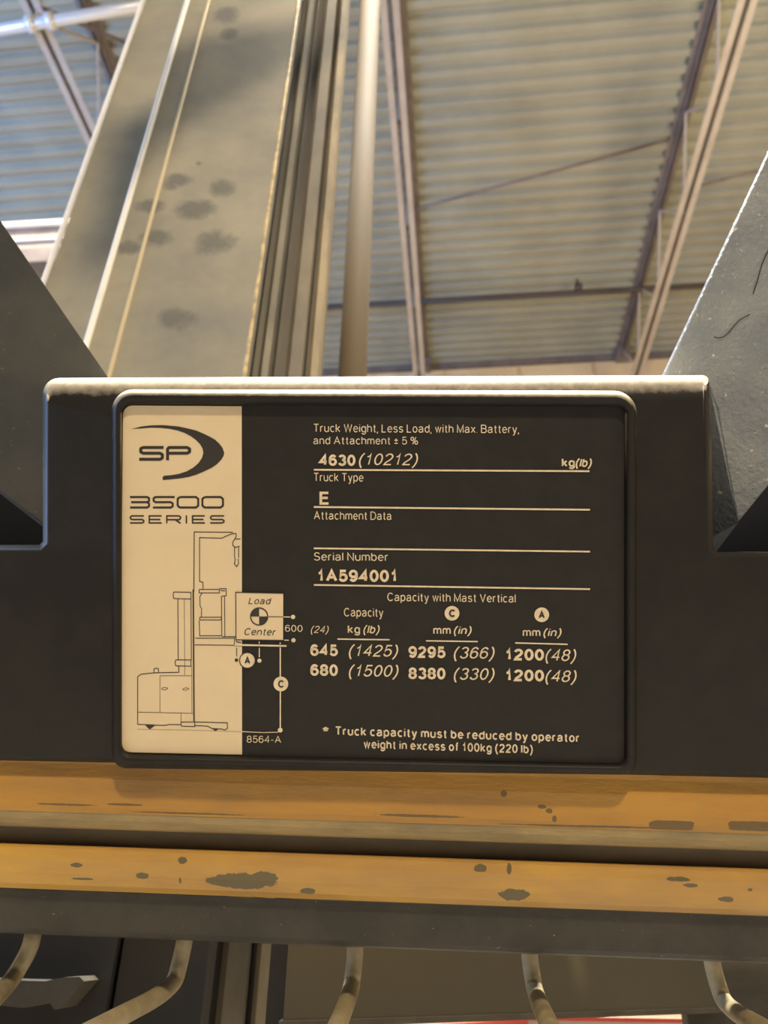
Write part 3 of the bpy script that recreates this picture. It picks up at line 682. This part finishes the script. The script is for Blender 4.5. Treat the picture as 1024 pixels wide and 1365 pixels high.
put('upper_bar', *kprof([(990, .05), (990, .0085), (1030, .0075), (1050, .0062), (1088, .0055), (1096, .0062), (1096, .05)]), M_yU, yf)
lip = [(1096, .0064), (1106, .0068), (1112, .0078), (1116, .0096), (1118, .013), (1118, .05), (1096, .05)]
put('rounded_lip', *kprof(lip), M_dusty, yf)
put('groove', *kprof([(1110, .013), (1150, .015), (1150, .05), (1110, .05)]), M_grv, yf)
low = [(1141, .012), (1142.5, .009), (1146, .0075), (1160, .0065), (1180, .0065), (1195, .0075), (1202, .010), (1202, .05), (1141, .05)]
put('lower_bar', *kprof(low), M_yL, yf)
M_bbar = mat('black_bar_paint', (0.030, 0.027, 0.023), 0.5, 0, (0.048, 0.043, 0.036), 50, 6, bump=.2, bscale=500, speck=(420, .70), speckcol=(.25, .23, .2))
bb = thing('black_crossbar', 'flat dark crossbar under the yellow crossmember carrying the bent wires', 'bar', K(512, 1264, .02))
put('bar', *kprof([(1203, .012), (1225, .0115), (1256, .0115), (1262, .0125), (1264, .015), (1264, .045), (1203, .045)]), M_bbar, bb)
# end brackets that tie cover and bars together, outside the picture
for xa in (-430, 1432):
    b0 = K(xa, 1000, .03)
    put('end_bracket', *box(b0, EX*.004, EY*-.085, NN*.03), M_bbar, bb)

# ------------------------------------------------------------------ bent guard wires
M_wire = mat('wire_tan_paint', (0.36, 0.30, 0.18), 0.45, 0, (0.25, 0.215, 0.14), 90, 6, bump=.15, bscale=300)
wires = [((66/1.0-20, 1236), (40, 1265), (14, 1310), (-60, 1385), 'leftmost bent wire under the crossbar, cut by the left edge'),
         ((249, 1236), (243, 1270), (231, 1318), (96, 1388), 'bent wire second from the left, sweeping down to the left'),
         ((474, 1240), (473, 1280), (468, 1322), (440, 1392), 'middle bent wire, just left of the red and white sign'),
         ((705, 1255), (707, 1285), (714, 1326), (744, 1392), 'bent wire in front of the red and white sign'),
         ((946, 1262), (953, 1300), (967, 1342), (1060, 1395), 'rightmost bent wire, kicking out to the right')]
for i, (a, b_, c_, d_, lab) in enumerate(wires):
    p0 = at(a[0], a[1], .333); t = thing('guard_wire', lab, 'wire', p0, 'bent wires under the crossbar')
    path = smooth_path([p0+NN*.0, at(*b_, .334), at(*c_, .328), at(*d_, .262)], 8)
    put('wire', *tube(path, .0037, 16), M_wire, t, True)

# ------------------------------------------------------------------ things seen under the crossbar
def yp(px, py, Y): r = ray(px, py); return CAM+r*(Y/r.y)
M_olive = mat('olive_grey_panel', (0.10, 0.09, 0.06), 0.6, 0, (0.085, 0.077, 0.054), 5, 6)
a = yp(377, 1366, .45); r_ = ray(1100, 1342); a2 = CAM+r_*((a.z-CAM.z)/r_.z); pd = (a2-a)
gp = thing('mast_cover_panel', 'flat olive grey panel behind the bent wires, below the crossbar', 'panel', a)
put('panel', *box(a, pd, (0, .012, 0), (0, 0, .16)), M_olive, gp)
put('bottom_flange', *box(a+Vector((-.002, -.002, -.0015)), pd, (0, .015, 0), (0, 0, .003)), M_grv, gp)
for xx in (.02, .9): put('panel_leg', *box(a+Vector((xx*pd.x, xx*pd.y+.014, -a.z)), (.02, 0, 0), (0, .02, 0), (0, 0, a.z+.1)), M_grv, gp)
v_ = CAM+ray(914, 1340)*(.62/ray(914, 1340).y); put('side_flange', *box((v_.x, v_.y, a.z-.09), (.14, 0, 0), (0, .012, 0), (0, 0, .16)), M_grv, gp)
# red and white sign
s0 = yp(585, 1352, .85); s1 = yp(911, 1350, .85); wdt = s1.x-s0.x
M_white = mat('sign_white', (0.85, 0.78, 0.72), .4); M_red = mat('sign_red', (0.70, 0.10, 0.07), .4)
sg = thing('warning_sign', 'white sign with a red corner stripe seen below the olive panel', 'sign', s0+Vector((0, 0, -.28)))
put('sign_board', *box(s0+Vector((0, 0, -.28)), (wdt, 0, 0), (0, .003, 0), (0, 0, .28)), M_white, sg)
put('red_stripe', *prism([s0+Vector((.0, -.001, -.28)), s0+Vector((.085, -.001, -.28)), s0+Vector((.085, -.001, -.002)), s0+Vector((0.0, -.001, -.008))], (0, .001, 0)), M_red, sg)
put('red_border', *box(s0+Vector((.085, -.001, -.0035)), (wdt-.085, 0, 0), (0, .001, 0), (0, 0, .0035)), M_red, sg)
put('sign_post', *box((s0.x+wdt/2, s0.y+.004, 0), (.02, 0, 0), (0, .02, 0), (0, 0, s0.z-.1)), M_grv, sg)
# black carriage block at the left, with a lighter dusty bracket
M_blk = mat('carriage_black', (0.022, 0.022, 0.023), .55, 0, (0.035, 0.032, 0.028), 12, 6)
c0 = yp(-200, 1420, .50); c1 = yp(262, 1420, .50)
cb = thing('carriage_block', 'black lift carriage block low behind the left bent wires', 'carriage', c0)
put('block', *box(c0, (yp(128, 1420, .5).x-c0.x, 0, 0), (0, .03, 0), (0, 0, .22)), M_blk, cb)
put('block', *box((yp(134, 1420, .5).x, .505, c0.z), (yp(258, 1420, .5).x-yp(134, 1420, .5).x, 0, 0), (0, .025, 0), (0, 0, .22)), M_blk, cb)
put('block', *box((yp(349, 1420, .5).x, .50, c0.z), (yp(379, 1420, .5).x-yp(349, 1420, .5).x, 0, 0), (0, .03, 0), (0, 0, .22)), M_blk, cb)  # black strip added over the lower mast in place of its shadow
jag = [(-200, 1300), (60, 1308), (84, 1303), (106, 1302), (112, 1308), (80, 1345), (72, 1346), (66, 1337), (30, 1344), (0, 1340), (-200, 1350)]
put('dusty_bracket', *prism([yp(x, y, .475) for x, y in jag], (0, .025, 0)), mat('bracket_dust', (0.085, 0.075, 0.06), .7, 0, (0.06, .055, .045), 40), cb)
for xx in (c0.x+.01, yp(110, 1420, .5).x): put('block_leg', *box((xx, .51, 0), (.02, 0, 0), (0, .015, 0), (0, 0, c0.z)), M_blk, cb)
